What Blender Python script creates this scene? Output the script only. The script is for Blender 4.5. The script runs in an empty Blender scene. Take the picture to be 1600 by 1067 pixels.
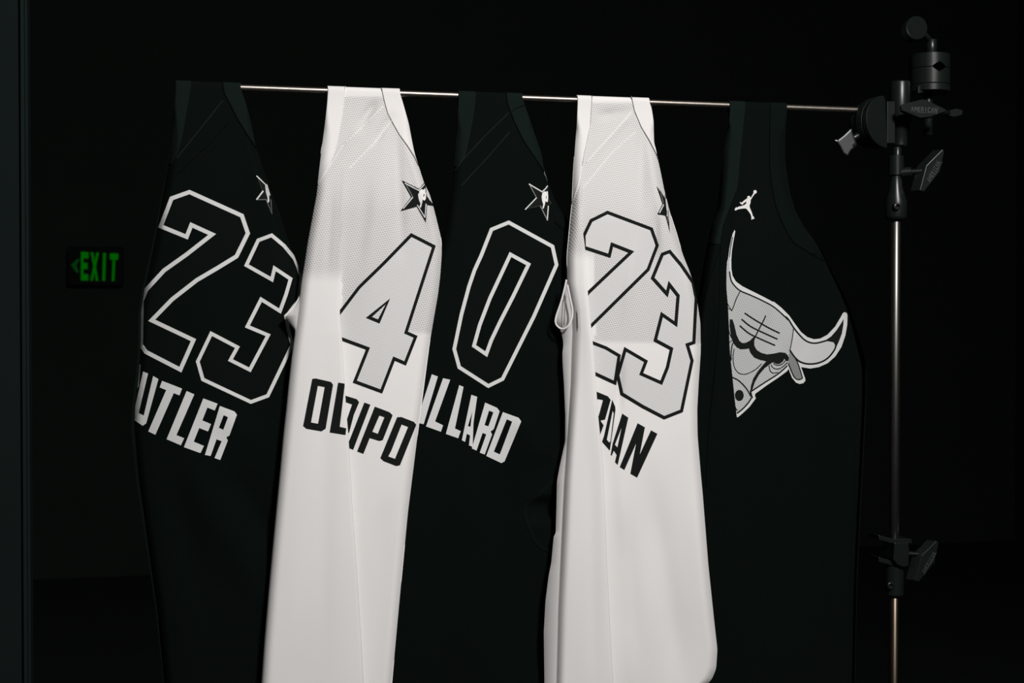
import bpy, bmesh, math
import numpy as np
from mathutils import Vector, Matrix
from mathutils.geometry import delaunay_2d_cdt

# ------------------------------------------------------------------ camera, light, exposure
sc = bpy.context.scene
COL = sc.collection
FPX = 2222.0
YAW, PITCH = math.radians(13.178), 0.0165
CAM = np.array([0.0, -1.76, 1.45])
ZR = 1.7294                      # height of the rod's axis
RHO = 0.0057                     # radius of the cloth bend over the rod
_s, _c = math.sin(YAW), math.cos(YAW)
RIGHT = np.array([_c, -_s, 0.0])
FWD = np.array([_s * math.cos(PITCH), _c * math.cos(PITCH), -math.sin(PITCH)])
UP = np.cross(RIGHT, FWD)

cam_d = bpy.data.cameras.new('camera')
cam_o = bpy.data.objects.new('camera', cam_d)
COL.objects.link(cam_o)
cam_o.matrix_world = Matrix(((RIGHT[0], UP[0], -FWD[0], CAM[0]), (RIGHT[1], UP[1], -FWD[1], CAM[1]),
                             (RIGHT[2], UP[2], -FWD[2], CAM[2]), (0, 0, 0, 1)))
cam_d.sensor_width = 36
cam_d.lens = FPX / 1600 * 36
cam_d.clip_start = 0.05
cam_d.dof.use_dof = True
cam_d.dof.focus_distance = 1.86
cam_d.dof.aperture_fstop = 11
sc.camera = cam_o

w = bpy.data.worlds.new('world')
sc.world = w
w.use_nodes = True
w.node_tree.nodes['Background'].inputs[0].default_value = (0.7, 1.0, 0.9, 1)
w.node_tree.nodes['Background'].inputs[1].default_value = 0.02


def area(name, loc, target, size, energy, color=(1, 1, 1), spread=180, size_y=None):
    d = bpy.data.lights.new(name, 'AREA')
    d.energy = energy
    d.color = color
    d.shape = 'RECTANGLE' if size_y else 'DISK'
    d.size = size
    if size_y:
        d.size_y = size_y
    d.spread = math.radians(spread)
    o = bpy.data.objects.new(name, d)
    COL.objects.link(o)
    o.location = loc
    o.rotation_euler = (Vector(target) - Vector(loc)).to_track_quat('-Z', 'Y').to_euler()
    return o


area('key_light', (0.85, -2.6, 3.0), (0.40, 0, 1.60), 0.50, 42, (1.0, 0.968, 0.948), spread=120)

sc.view_settings.view_transform = 'Standard'
sc.view_settings.look = 'None'
sc.view_settings.gamma = 1
sc.view_settings.use_curve_mapping = False
sc.view_settings.exposure = 0.0


# ------------------------------------------------------------------ helpers
def P(px, py, y):
    """the point where the photograph's (px, py) meets the upright plane at depth y"""
    d = FWD + RIGHT * ((px - 800) / FPX) + UP * ((533.5 - py) / FPX)
    return CAM + d * ((y - CAM[1]) / d[1])


def T(o, s, pts):
    return [(o[0] + x / s, o[1] + y / s) for x, y in pts]


def ss(a, b, x):
    t = np.clip((np.asarray(x, float) - a) / (b - a), 0, 1)
    return t * t * (3 - 2 * t)


def rod_py(px):
    return 139 + (px - 432) * 0.0363


def empty(name, loc, label, cat, group=None):
    o = bpy.data.objects.new(name, None)
    COL.objects.link(o)
    o.location = loc
    o.empty_display_size = 0.05
    o['label'] = label
    o['category'] = cat
    if group:
        o['group'] = group
    return o


def root_loc(p):
    v = Vector((0, 0, 0))
    while p is not None:
        v += p.location
        p = p.parent
    return v


def link(name, bm, mat, parent=None, smooth=True, kind=None):
    me = bpy.data.meshes.new(name)
    if parent is not None:
        bmesh.ops.translate(bm, verts=bm.verts, vec=-root_loc(parent))
    bm.to_mesh(me)
    bm.free()
    o = bpy.data.objects.new(name, me)
    COL.objects.link(o)
    for m in (mat if isinstance(mat, (list, tuple)) else [mat]):
        me.materials.append(m)
    if smooth:
        me.shade_smooth()
    if parent is not None:
        o.parent = parent
    if kind:
        o['kind'] = kind
    return o


def bevel(o, width, seg=2, angle=35):
    m = o.modifiers.new('bevel', 'BEVEL')
    m.width = width
    m.segments = seg
    m.limit_method = 'ANGLE'
    m.angle_limit = math.radians(angle)
    m.harden_normals = False
    return o


def lathe(bm, p0, axis, prof, seg=32, caps=True):
    """rings (distance along the axis, radius)"""
    a = Vector(axis).normalized()
    q = a.to_track_quat('Z', 'Y').to_matrix()
    rings = []
    for d, r in prof:
        rings.append([bm.verts.new(Vector(p0) + q @ Vector((r * math.cos(2 * math.pi * k / seg), r * math.sin(2 * math.pi * k / seg), d)))
                      for k in range(seg)])
    for i in range(len(rings) - 1):
        for k in range(seg):
            j = (k + 1) % seg
            bm.faces.new((rings[i][k], rings[i][j], rings[i + 1][j], rings[i + 1][k]))
    if caps:
        bm.faces.new(list(reversed(rings[0])))
        bm.faces.new(rings[-1])
    return bm


def sharp_by_angle(o, deg=40):
    bm = bmesh.new()
    bm.from_mesh(o.data)
    for e in bm.edges:
        if len(e.link_faces) == 2 and e.calc_face_angle(0) > math.radians(deg):
            e.smooth = False
    bm.to_mesh(o.data)
    bm.free()
    return o


def cyl(name, p0, p1, r, mat, parent, r1=None, seg=32, bev=0.0006):
    p0, p1 = Vector(p0), Vector(p1)
    bm = bmesh.new()
    L = (p1 - p0).length
    r1 = r if r1 is None else r1
    b = min(bev, r * .4, L * .3)
    lathe(bm, p0, p1 - p0, [(0, r - b), (b, r), (L - b, r1), (L, r1 - b)], seg)
    return sharp_by_angle(link(name, bm, mat, parent), 50)


def turned(name, p0, axis, prof, mat, parent, seg=36):
    bm = bmesh.new()
    lathe(bm, p0, axis, prof, seg)
    return sharp_by_angle(link(name, bm, mat, parent), 35)


def prism(name, pts3, vec, mat, parent, bev=0.0008):
    """a flat outline of 3D points given depth along vec"""
    bm = bmesh.new()
    vec = Vector(vec)
    a = [bm.verts.new(Vector(p)) for p in pts3]
    b = [bm.verts.new(Vector(p) + vec) for p in pts3]
    bm.faces.new(a)
    bm.faces.new(list(reversed(b)))
    n = len(a)
    for i in range(n):
        j = (i + 1) % n
        bm.faces.new((a[j], a[i], b[i], b[j]))
    bmesh.ops.recalc_face_normals(bm, faces=bm.faces)
    o = link(name, bm, mat, parent, smooth=False)
    if bev:
        bevel(o, bev, 2)
    return o


def box(bm, lo, hi):
    vs = [bm.verts.new((x, y, z)) for x in (lo[0], hi[0]) for y in (lo[1], hi[1]) for z in (lo[2], hi[2])]
    for f in ((0, 1, 3, 2), (4, 6, 7, 5), (0, 4, 5, 1), (2, 3, 7, 6), (0, 2, 6, 4), (1, 5, 7, 3)):
        bm.faces.new([vs[i] for i in f])
    return bm


def tube(name, pts, r, mat, parent, seg=10, closed=False):
    """a round cord through 3D points"""
    pts = [Vector(p) for p in pts]
    bm = bmesh.new()
    n = len(pts)
    rings = []
    for i, p in enumerate(pts):
        a = pts[(i - 1) % n] if closed or i > 0 else p
        b = pts[(i + 1) % n] if closed or i < n - 1 else p
        t = (b - a).normalized()
        q = t.to_track_quat('Z', 'Y').to_matrix()
        rr = r[i] if isinstance(r, (list, tuple)) else r
        rings.append([bm.verts.new(p + q @ Vector((rr * math.cos(2 * math.pi * k / seg), rr * math.sin(2 * math.pi * k / seg), 0))) for k in range(seg)])
    for i in range(n if closed else n - 1):
        A, B = rings[i], rings[(i + 1) % n]
        off = min(range(seg), key=lambda s: sum((A[k].co - B[(k + s) % seg].co).length for k in range(0, seg, 2)))
        for k in range(seg):
            bm.faces.new((A[k], A[(k + 1) % seg], B[(k + 1 + off) % seg], B[(k + off) % seg]))
    if not closed:
        bm.faces.new(list(reversed(rings[0])))
        bm.faces.new(rings[-1])
    return link(name, bm, mat, parent)


# ------------------------------------------------------------------ materials
def nodes_of(name):
    m = bpy.data.materials.new(name)
    m.use_nodes = True
    nt = m.node_tree
    return m, nt, nt.nodes['Principled BSDF']


def plain(name, col, rough=0.6, metal=0.0, spec=0.5, noise=0.0, scale=60, bump=0.0):
    m, nt, b = nodes_of(name)
    b.inputs['Base Color'].default_value = (*col, 1)
    b.inputs['Roughness'].default_value = rough
    b.inputs['Metallic'].default_value = metal
    b.inputs['Specular IOR Level'].default_value = spec
    if noise or bump:
        tc = nt.nodes.new('ShaderNodeTexCoord')
        n = nt.nodes.new('ShaderNodeTexNoise')
        n.inputs['Scale'].default_value = scale
        n.inputs['Detail'].default_value = 5
        nt.links.new(tc.outputs['Object'], n.inputs['Vector'])
        if noise:
            mx = nt.nodes.new('ShaderNodeMix')
            mx.data_type = 'RGBA'
            mx.inputs['A'].default_value = (*[c * (1 - noise) for c in col], 1)
            mx.inputs['B'].default_value = (*[min(1, c * (1 + noise)) for c in col], 1)
            nt.links.new(n.outputs['Fac'], mx.inputs['Factor'])
            nt.links.new(mx.outputs['Result'], b.inputs['Base Color'])
        if bump:
            bp = nt.nodes.new('ShaderNodeBump')
            bp.inputs['Strength'].default_value = bump
            bp.inputs['Distance'].default_value = 0.001
            nt.links.new(n.outputs['Fac'], bp.inputs['Height'])
            nt.links.new(bp.outputs['Normal'], b.inputs['Normal'])
    return m


def cloth(name, col, dark, knit_attr=True, pitch=3.0, rough=0.85, spec=0.2, sheen=0.0, bump=0.35, dots=1.0):
    """knitted fabric: open-hole pattern (in fabric millimetres) where the attribute 'knit' is 1, plain weave elsewhere"""
    m, nt, b = nodes_of(name)
    N, Lk = nt.nodes, nt.links
    b.inputs['Roughness'].default_value = rough
    b.inputs['Specular IOR Level'].default_value = spec
    b.inputs['Sheen Weight'].default_value = sheen
    b.inputs['Sheen Roughness'].default_value = 0.5
    uv = N.new('ShaderNodeUVMap')
    uv.uv_map = 'fabric'
    sep = N.new('ShaderNodeSeparateXYZ')
    Lk.new(uv.outputs['UV'], sep.inputs[0])

    def math_(op, a, bb=None, cc=None):
        n = N.new('ShaderNodeMath')
        n.operation = op
        for i, v in enumerate((a, bb, cc)):
            if v is None:
                continue
            if isinstance(v, (int, float)):
                n.inputs[i].default_value = v
            else:
                Lk.new(v, n.inputs[i])
        return n.outputs[0]
    k = math.pi / pitch
    su = math_('SINE', math_('MULTIPLY', math_('ADD', sep.outputs['X'], math_('MULTIPLY', sep.outputs['Y'], 1.4)), k))
    sv = math_('SINE', math_('MULTIPLY', math_('SUBTRACT', sep.outputs['X'], math_('MULTIPLY', sep.outputs['Y'], 1.4)), k))
    pr = math_('ABSOLUTE', math_('MULTIPLY', su, sv))
    hole = N.new('ShaderNodeMapRange')
    hole.inputs['From Min'].default_value = 0.35
    hole.inputs['From Max'].default_value = 0.85
    Lk.new(pr, hole.inputs['Value'])
    fac = hole.outputs[0]
    if knit_attr:
        at = N.new('ShaderNodeAttribute')
        at.attribute_name = 'knit'
        fac = math_('MULTIPLY', fac, at.outputs['Fac'])
    fac = math_('MULTIPLY', fac, dots)
    mx = N.new('ShaderNodeMix')
    mx.data_type = 'RGBA'
    mx.inputs['A'].default_value = (*col, 1)
    mx.inputs['B'].default_value = (*dark, 1)
    Lk.new(fac, mx.inputs['Factor'])
    if knit_attr:        # the open-knit yarn is a little greyer than the plain weave
        yn = N.new('ShaderNodeMix')
        yn.data_type = 'RGBA'
        yn.inputs['A'].default_value = (*col, 1)
        yn.inputs['B'].default_value = (*[c * .88 for c in col], 1)
        Lk.new(at.outputs['Fac'], yn.inputs['Factor'])
        Lk.new(yn.outputs['Result'], mx.inputs['A'])
    Lk.new(mx.outputs['Result'], b.inputs['Base Color'])
    # weave
    mp = N.new('ShaderNodeVectorMath')
    mp.operation = 'SCALE'
    mp.inputs['Scale'].default_value = 1.6
    Lk.new(uv.outputs['UV'], mp.inputs[0])
    nz = N.new('ShaderNodeTexNoise')
    nz.inputs['Scale'].default_value = 1.0
    nz.inputs['Detail'].default_value = 2
    Lk.new(mp.outputs[0], nz.inputs['Vector'])
    h = math_('SUBTRACT', math_('MULTIPLY', nz.outputs['Fac'], 0.5), fac)
    bp = N.new('ShaderNodeBump')
    bp.inputs['Strength'].default_value = bump
    bp.inputs['Distance'].default_value = 0.0006
    Lk.new(h, bp.inputs['Height'])
    Lk.new(bp.outputs['Normal'], b.inputs['Normal'])
    return m


WHITE = (0.80, 0.785, 0.775)
BLACK = (0.0030, 0.0058, 0.0051)
M = {}
M['white_fabric'] = cloth('white_fabric', WHITE, (0.44, 0.435, 0.43), pitch=4.6)
M['white_trim'] = cloth('white_trim', (0.77, 0.755, 0.745), (0.8, 0.79, 0.78), knit_attr=False, dots=0.0, bump=0.12)
M['white_number'] = cloth('white_number', (0.68, 0.68, 0.675), (0.48, 0.48, 0.475), knit_attr=False, pitch=4.6, dots=0.6, bump=0.15)
M['black_fabric'] = cloth('black_fabric', BLACK, (0.002, 0.003, 0.003), spec=0.035, sheen=0.005)
M['black_trim'] = cloth('black_trim', (0.0038, 0.0084, 0.0074), (0.006, 0.01, 0.01), knit_attr=False, dots=0.0, spec=0.08, sheen=0.008, bump=0.12)
M['black_number'] = cloth('black_number', (0.0026, 0.0044, 0.004), (0.003, 0.004, 0.004), knit_attr=False, pitch=4.6, dots=0.4, spec=0.06, bump=0.1)
M['silver_twill'] = cloth('silver_twill', (0.66, 0.67, 0.665), (0.48, 0.49, 0.49), knit_attr=False, pitch=1.6, dots=0.35, spec=0.3, rough=0.6, bump=0.2)
M['black_twill'] = cloth('black_twill', (0.0075, 0.0095, 0.0085), (0.004, 0.005, 0.005), knit_attr=False, pitch=1.6, dots=0.5, spec=0.12, bump=0.2)
M['silver_mesh'] = cloth('silver_mesh', (0.50, 0.515, 0.515), (0.24, 0.25, 0.25), knit_attr=False, pitch=4.4, dots=0.8, spec=0.25, rough=0.6, bump=0.2)
M['silver_satin'] = cloth('silver_satin', (0.58, 0.59, 0.59), (0.4, 0.4, 0.4), knit_attr=False, pitch=1.6, dots=0.3, spec=0.4, rough=0.45, bump=0.1)
M['grey_satin'] = cloth('grey_satin', (0.22, 0.23, 0.23), (0.18, 0.19, 0.19), knit_attr=False, pitch=1.6, dots=0.3, spec=0.4, rough=0.45, bump=0.1)
M['grey_thread'] = cloth('grey_thread', (0.22, 0.235, 0.23), (0.12, 0.12, 0.12), knit_attr=False, pitch=1.2, dots=0.5, bump=0.2)
M['dim_thread'] = cloth('dim_thread', (0.035, 0.04, 0.038), (0.02, 0.02, 0.02), knit_attr=False, pitch=1.2, dots=0.5, bump=0.2)
M['white_seam'] = plain('white_seam', (0.80, 0.785, 0.775), 0.8, spec=0.2)
M['grey_seam'] = plain('grey_seam', (0.16, 0.155, 0.15), 0.9, spec=0.1)
M['black_seam'] = plain('black_seam', (0.0015, 0.002, 0.002), 0.9, spec=0.05)
M['soft_black_seam'] = plain('soft_black_seam', (0.011, 0.015, 0.014), 0.9, spec=0.1)
M['rod_metal'] = plain('rod_metal', (0.25, 0.225, 0.20), 0.38, 1.0, noise=0.25, scale=90, bump=0.2)
M['chrome'] = plain('chrome', (0.17, 0.165, 0.155), 0.40, 1.0, noise=0.1, scale=40)
M['worn_steel'] = plain('worn_steel', (0.085, 0.068, 0.052), 0.36, 1.0, noise=0.25, scale=30)
M['black_metal'] = plain('black_metal', (0.0065, 0.0092, 0.0085), 0.33, 0.0, spec=0.35, noise=0.15, scale=80, bump=0.05)
M['satin_metal'] = plain('satin_metal', (0.11, 0.115, 0.115), 0.42, 1.0, noise=0.15, scale=50)
M['wall_paint'] = plain('wall_paint', (0.020, 0.027, 0.023), 0.9, spec=0.1, noise=0.15, scale=3)
M['panel_paint'] = plain('panel_paint', (0.0075, 0.0118, 0.0115), 0.9, spec=0.05, noise=0.1, scale=6)
M['trim_paint'] = plain('trim_paint', (0.0075, 0.0135, 0.0128), 0.8, spec=0.08, noise=0.08, scale=6)
M['concrete'] = plain('concrete', (0.02, 0.02, 0.02), 0.85, spec=0.2, noise=0.3, scale=4)
M['sign_box'] = plain('sign_box', (0.010, 0.013, 0.011), 0.9, spec=0.02)
m_, nt_, b_ = nodes_of('sign_green')
b_.inputs['Base Color'].default_value = (0.0, 0.01, 0.0, 1)
b_.inputs['Specular IOR Level'].default_value = 0.0
b_.inputs['Emission Color'].default_value = (0.001, 1.0, 0.008, 1)
b_.inputs['Emission Strength'].default_value = 0.085
M['sign_green'] = m_
m_, nt_, b_ = nodes_of('sign_arrow_green')
b_.inputs['Base Color'].default_value = (0.0, 0.01, 0.0, 1)
b_.inputs['Specular IOR Level'].default_value = 0.0
b_.inputs['Emission Color'].default_value = (0.02, 1.0, 0.10, 1)
b_.inputs['Emission Strength'].default_value = 0.028
M['sign_arrow_green'] = m_

# ------------------------------------------------------------------ the room
bm = bmesh.new(); box(bm, (-4, -4, -0.1), (5.5, 6.7, 0)); link('floor', bm, M['wall_paint'], smooth=False, kind='structure')
bm = bmesh.new(); box(bm, (-4, -4, 4.5), (5.5, 6.7, 4.6)); link('ceiling', bm, M['wall_paint'], smooth=False, kind='structure')
bm = bmesh.new(); box(bm, (-4, 6.5, 0), (5.5, 6.7, 4.5)); link('wall_back', bm, M['wall_paint'], smooth=False, kind='structure')
bm = bmesh.new(); box(bm, (5.3, -4, 0), (5.5, 6.5, 4.5)); link('wall_right', bm, M['wall_paint'], smooth=False, kind='structure')
YP = 0.30
xe = P(33, 530, YP)[0]
xe2 = P(45, 530, YP)[0]
bm = bmesh.new(); box(bm, (-4, YP, 0), (xe, YP + 0.05, 4.5)); link('wall_left', bm, M['panel_paint'], smooth=False, kind='structure')
bm = bmesh.new()
ww = xe2 - xe
box(bm, (xe, YP - 0.004, 0), (xe + ww * .12, YP + 0.04, 4.5))
box(bm, (xe + ww * .2, YP - 0.010, 0), (xe + ww * .70, YP + 0.04, 4.5))
box(bm, (xe + ww * .12, YP + 0.004, 0), (xe + ww, YP + 0.04, 4.5))
o = link('trim_1', bm, M['trim_paint'], smooth=False, kind='structure')
bevel(o, 0.001, 2)

# ------------------------------------------------------------------ jerseys
GROUP = 'basketball jerseys draped over the rod'
ROT = math.radians(-24)


def curve(pts, win):
    pts = sorted(pts, key=lambda p: p[1])
    ys = np.arange(90, 1190)
    xs = np.interp(ys, [p[1] for p in pts], [p[0] for p in pts])
    if win > 1:
        k = np.hanning(win + 2)[1:-1]
        k /= k.sum()
        pad = win // 2
        xp = np.concatenate([xs[0] + (xs[0] - xs[1:pad + 1][::-1]), xs, xs[-1] + (xs[-1] - xs[-pad - 1:-1][::-1])])
        xs = np.convolve(xp, k, 'valid')[:len(ys)]
    return lambda y: np.interp(y, ys, xs)


class Jersey:
    def __init__(s, label, L, R, front, thick, fabric, folds=(), pleat=None, LB=None, knit=lambda x, y: 1.0, bottom=1130, open_to=230, win=25, seed=0, bow=()):
        s.bow = bow
        s.L, s.R = curve(L, win), curve(R, win)
        raw = curve(LB, 3) if LB else s.L
        s.LB = lambda y: s.L(y) - np.maximum(0, s.L(y) - raw(y) - 1.2)
        s.front, s.thick, s.folds, s.pleat, s.knit, s.bottom, s.open_to, s.seed = front, thick, folds, pleat, knit, bottom, open_to, seed
        s.top_y = None
        xm = None
        for _ in range(8):
            y0 = rod_py(xm if xm else 600)
            xm = float((s.L(y0) + s.R(y0)) / 2)
        s.xm, s.top_y = xm, float(rod_py(xm))
        if pleat:
            s.F = curve(pleat['edge'], 25)
            s.w = lambda y: np.interp(y, [p[0] for p in pleat['w']], [p[1] for p in pleat['w']])
            s.g = lambda y: np.interp(y, [p[0] for p in pleat['g']], [p[1] for p in pleat['g']])
        loc = P(xm, s.top_y, 0)
        s.root = empty('basketball_jersey', (loc[0], 0, ZR), label, 'jersey', GROUP)
        s.fabric = fabric
        s.build()

    def base(s, py):
        t = ss(s.top_y, s.top_y + 190, py)
        return -RHO * (1 - t) + s.front * t

    def depth(s, py):
        return RHO * 2 + (s.thick - RHO * 2) * ss(s.top_y, s.top_y + 190, py)

    def lip(s, py):
        return np.minimum(0.0006 + (s.thick * .5 - 0.0006) * ss(s.top_y + 20, s.open_to, py), s.depth(py) * .5)

    def y(s, px, py, layer='panel'):
        px = np.asarray(px, float); py = np.asarray(py, float)
        L, R = s.L(py), s.R(py)
        y = s.base(py)
        grow = ss(s.top_y + 4, s.top_y + 90, py)
        for x1, y1, x2, y2, wd, amp in s.folds:
            dx, dy = x2 - x1, y2 - y1
            ll = dx * dx + dy * dy
            t = ((px - x1) * dx + (py - y1) * dy) / ll
            d = ((px - x1) * dy - (py - y1) * dx) / math.sqrt(ll)
            win = ss(-.25, .3, t) * (1 - ss(.7, 1.25, t))
            y = y + ss(s.top_y + 5, s.top_y + 32, py) * amp * 1e-3 * np.exp(-(d / wd) ** 2) * win
        y = y + grow * 0.0008 * np.sin(px * .045 + py * .012 + s.seed) * np.sin(py * .017 - px * .01 + 2 * s.seed)
        for xc, wd, sgn, amp in s.bow:      # broad turn of a side away from the front
            y = y + ss(s.top_y + 40, s.top_y + 300, py) * amp * 1e-3 * np.clip(sgn * (px - xc) / wd, 0, 2) ** 2
        # rounding at the side edges
        E = s.lip(py)
        e = 3 + 13 * ss(s.top_y + 20, s.open_to, py)

        def rnd(d):
            q = np.clip(1 - d / e, 0, 1)
            return E * q ** 2.3
        if s.pleat is None:
            return y + rnd(px - L) + rnd(R - px)
        F, g = s.F(py), s.g(py)
        if layer == 'flap':
            t = np.clip((px - L) / np.maximum(F - L, 1), 0, 1)
            return y + rnd(px - L) - g * (t * t * (3 - 2 * t)) * 1e-3 + g * .12e-3 * np.clip((px - F + 5) / 5, 0, 1) ** 2
        return y + rnd(R - px) + 1.2e-3 * np.minimum(g / 7, 1) * np.exp(-(np.maximum(px - F, 0) / 22) ** 2)

    def row(s, py, off=0.0):
        """one row of the front: (px, y) from the left edge to the right edge through the pleat"""
        L, R = float(s.L(py)), float(s.R(py))
        if s.pleat is None:
            xs = L + (R - L) * (0.5 - 0.5 * np.cos(np.linspace(0, np.pi, 70)) * .7 - .15 * (1 - 2 * np.linspace(0, 1, 70)))
            return xs, s.y(xs, np.full(70, py)), np.zeros(70)
        F, wv, g = float(s.F(py)), float(s.w(py)), float(s.g(py))
        wv = wv if wv > 0 else min(wv, -.3)
        t = np.linspace(0, 1, 46)
        xa = L + (F - L) * (1 - (1 - t) ** 1.25)
        ya = s.y(xa, np.full(46, py), 'flap')
        xc = (F - wv) + (R - F + wv) * (1 - (1 - np.linspace(0, 1, 66)) ** 1.35)
        yc = s.y(xc, np.full(66, py), 'panel')
        tb = np.linspace(0, 1, 8)[1:-1]
        xb = F - wv * tb
        yb = (ya[-1] + (yc[0] - ya[-1]) * (0.15 + .7 * tb))
        xb = xb + min(1.0, max(wv, 0) * .1) * np.sin(np.pi * np.clip(tb * 3, 0, 1))
        return np.concatenate([xa, xb, xc]), np.concatenate([ya, yb, yc]), np.concatenate([np.zeros(46), np.full(6, 1), np.full(66, 2)])

    def py_at(s, px, pyv):
        return pyv + (rod_py(px) - rod_py(s.xm)) * (1 - ss(s.top_y, s.top_y + 130, pyv))

    def build(s):
        rows = list(np.arange(s.top_y, s.top_y + 40, 2.5)) + list(np.arange(s.top_y + 40, s.bottom + 1, 4.0))
        bm = bmesh.new()
        uvl = bm.loops.layers.uv.new('fabric')
        kn = bm.verts.layers.float.new('knit')
        front, back = [], []
        for i, pyv in enumerate(rows):
            xs, ys, tag = s.row(pyv)
            fr = []
            for x, y in zip(xs, ys):
                py = float(s.py_at(x, pyv))
                p = P(x, py, y)
                if i == 0:
                    p[2] = ZR
                v = bm.verts.new(p)
                v[kn] = float(s.knit(x, py))
                fr.append(v)
            front.append(fr)
            n = len(xs)
            lb = float(s.LB(pyv)); R = float(s.R(pyv))
            tot = float(s.depth(pyv))
            bk = []
            for k in range(n):
                if i == 0:
                    p = np.array(fr[k].co); p[1] = RHO
                else:
                    t = k / (n - 1)
                    x = lb + (R - lb) * t
                    yb = float(s.base(pyv)) + tot
                    E = float(s.lip(pyv))
                    e = 3 + 13 * float(ss(s.top_y + 20, s.open_to, pyv))
                    for d in (x - lb, R - x):
                        q = min(max(1 - d / e, 0), 1)
                        yb -= E * q ** 2.3
                    mix = float(ss(s.top_y, s.top_y + 25, pyv))
                    p = P(x, float(s.py_at(x, pyv)), yb)
                    p0 = np.array(fr[k].co); p0[1] = yb
                    p = p0 * (1 - mix) + p * mix
                v = bm.verts.new(p)
                v[kn] = 0.0
                bk.append(v)
            back.append(bk)
        n = len(front[0])
        for i in range(len(rows) - 1):
            for k in range(n - 1):
                bm.faces.new((front[i][k], front[i + 1][k], front[i + 1][k + 1], front[i][k + 1]))
                bm.faces.new((back[i][k], back[i][k + 1], back[i + 1][k + 1], back[i + 1][k]))
            if rows[i] > s.open_to - 5:
                bm.faces.new((front[i][0], back[i][0], back[i + 1][0], front[i + 1][0]))
                bm.faces.new((front[i][-1], front[i + 1][-1], back[i + 1][-1], back[i][-1]))
        prev = front[0]
        for a in range(1, 9):
            if a < 8:
                ang = math.pi * a / 8
                cur = []
                for k in range(n):
                    c = front[0][k].co
                    v = bm.verts.new((c.x, -RHO * math.cos(ang), ZR + RHO * math.sin(ang)))
                    v[kn] = front[0][k][kn]
                    cur.append(v)
            else:
                cur = back[0]
            for k in range(n - 1):
                bm.faces.new((prev[k], prev[k + 1], cur[k + 1], cur[k]))
            prev = cur
        s.uv(bm, uvl)
        bmesh.ops.recalc_face_normals(bm, faces=bm.faces)
        o = link('fabric_body', bm, s.fabric, s.root)
        md = o.modifiers.new('thickness', 'SOLIDIFY')
        md.thickness = 0.0007
        md.offset = -1
        s.body = o

    def uv(s, bm, uvl):
        c, sn = math.cos(ROT), math.sin(ROT)
        for f in bm.faces:
            for l in f.loops:
                x, z = l.vert.co.x * 1000, l.vert.co.z * 1000
                l[uvl].uv = (x * c + z * sn, -x * sn + z * c)

    # ---- flat pieces sewn on the cloth
    def patch(s, name, loops, mat, off=0.6, layer='panel', step=4.0, parent=None, label=None):
        off *= 1e-3
        verts, edges = [], []
        for lp in loops:
            pts = []
            n = len(lp)
            for i in range(n):
                a, b = lp[i], lp[(i + 1) % n]
                d = math.hypot(b[0] - a[0], b[1] - a[1])
                if d < 1e-3:
                    continue
                m = max(1, int(d / step))
                for j in range(m):
                    pts.append((a[0] + (b[0] - a[0]) * j / m, a[1] + (b[1] - a[1]) * j / m))
            st = len(verts)
            verts += [Vector(p) for p in pts]
            edges += [(st + i, st + (i + 1) % len(pts)) for i in range(len(pts))]
        A = np.array([(v.x, v.y) for v in verts])
        B = A[[e[1] for e in edges]]

        def inside(x, y):
            c = np.zeros(x.shape, bool)
            for (x1, y1), (x2, y2) in zip(A, B):
                if y1 == y2:
                    continue
                cr = ((y1 > y) != (y2 > y)) & (x < (x2 - x1) * (y - y1) / (y2 - y1) + x1)
                c ^= cr
            return c
        gx, gy = np.meshgrid(np.arange(A[:, 0].min(), A[:, 0].max(), step), np.arange(A[:, 1].min(), A[:, 1].max(), step))
        gx, gy = gx.ravel(), gy.ravel()
        gx = gx + 0.37; gy = gy + 0.21
        if len(gx):
            ins = inside(gx, gy)
            for x, y in zip(gx[ins], gy[ins]):
                if np.min((A[:, 0] - x) ** 2 + (A[:, 1] - y) ** 2) > (step * .45) ** 2:
                    verts.append(Vector((x, y)))
        vo, _, fo, *_r = delaunay_2d_cdt(verts, edges, [], 0, 1e-4)
        V = np.array([(v.x, v.y) for v in vo])
        tri = np.array([f for f in fo if len(f) == 3])
        cen = V[tri].mean(axis=1)
        tri = tri[inside(cen[:, 0], cen[:, 1])]
        L, R = s.L(V[:, 1]), s.R(V[:, 1])
        lo, hi = L, R
        if s.pleat and layer == 'panel':
            lo = s.F(V[:, 1]) - np.maximum(s.w(V[:, 1]), 0)
        if s.pleat and layer == 'flap':
            hi = s.F(V[:, 1])
        ok = (V[:, 0] >= lo - .01) & (V[:, 0] <= hi + .01)
        X = np.clip(V[:, 0], lo, hi)
        Y = s.y(X, V[:, 1], layer)
        edge = np.minimum(R - X, X - L) if s.pleat is None else (R - X if layer == 'panel' else X - L)
        Y = Y - 0.0011 * np.clip(1 - edge / 14, 0, 1)
        bm = bmesh.new()
        uvl = bm.loops.layers.uv.new('fabric')
        bv = [None] * len(V)
        for t in tri:
            if not ok[t].any():
                continue
            fv = []
            for i in t:
                if bv[i] is None:
                    bv[i] = bm.verts.new(P(X[i], V[i, 1], Y[i] - off))
                fv.append(bv[i])
            try:
                f = bm.faces.new(fv)
                f.normal_update()
                if f.normal.y > 0:
                    f.normal_flip()
            except ValueError:
                pass
        be = [e for e in bm.edges if len(e.link_faces) == 1]
        r = bmesh.ops.extrude_edge_only(bm, edges=be)
        nv = [g for g in r['geom'] if isinstance(g, bmesh.types.BMVert)]
        bmesh.ops.translate(bm, verts=nv, vec=(0, off + 0.0004, 0))
        for e in be:
            e.smooth = False
        s.uv(bm, uvl)
        o = link(name, bm, mat, parent or s.root)
        if label:
            o['label'] = label
        return o

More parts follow.
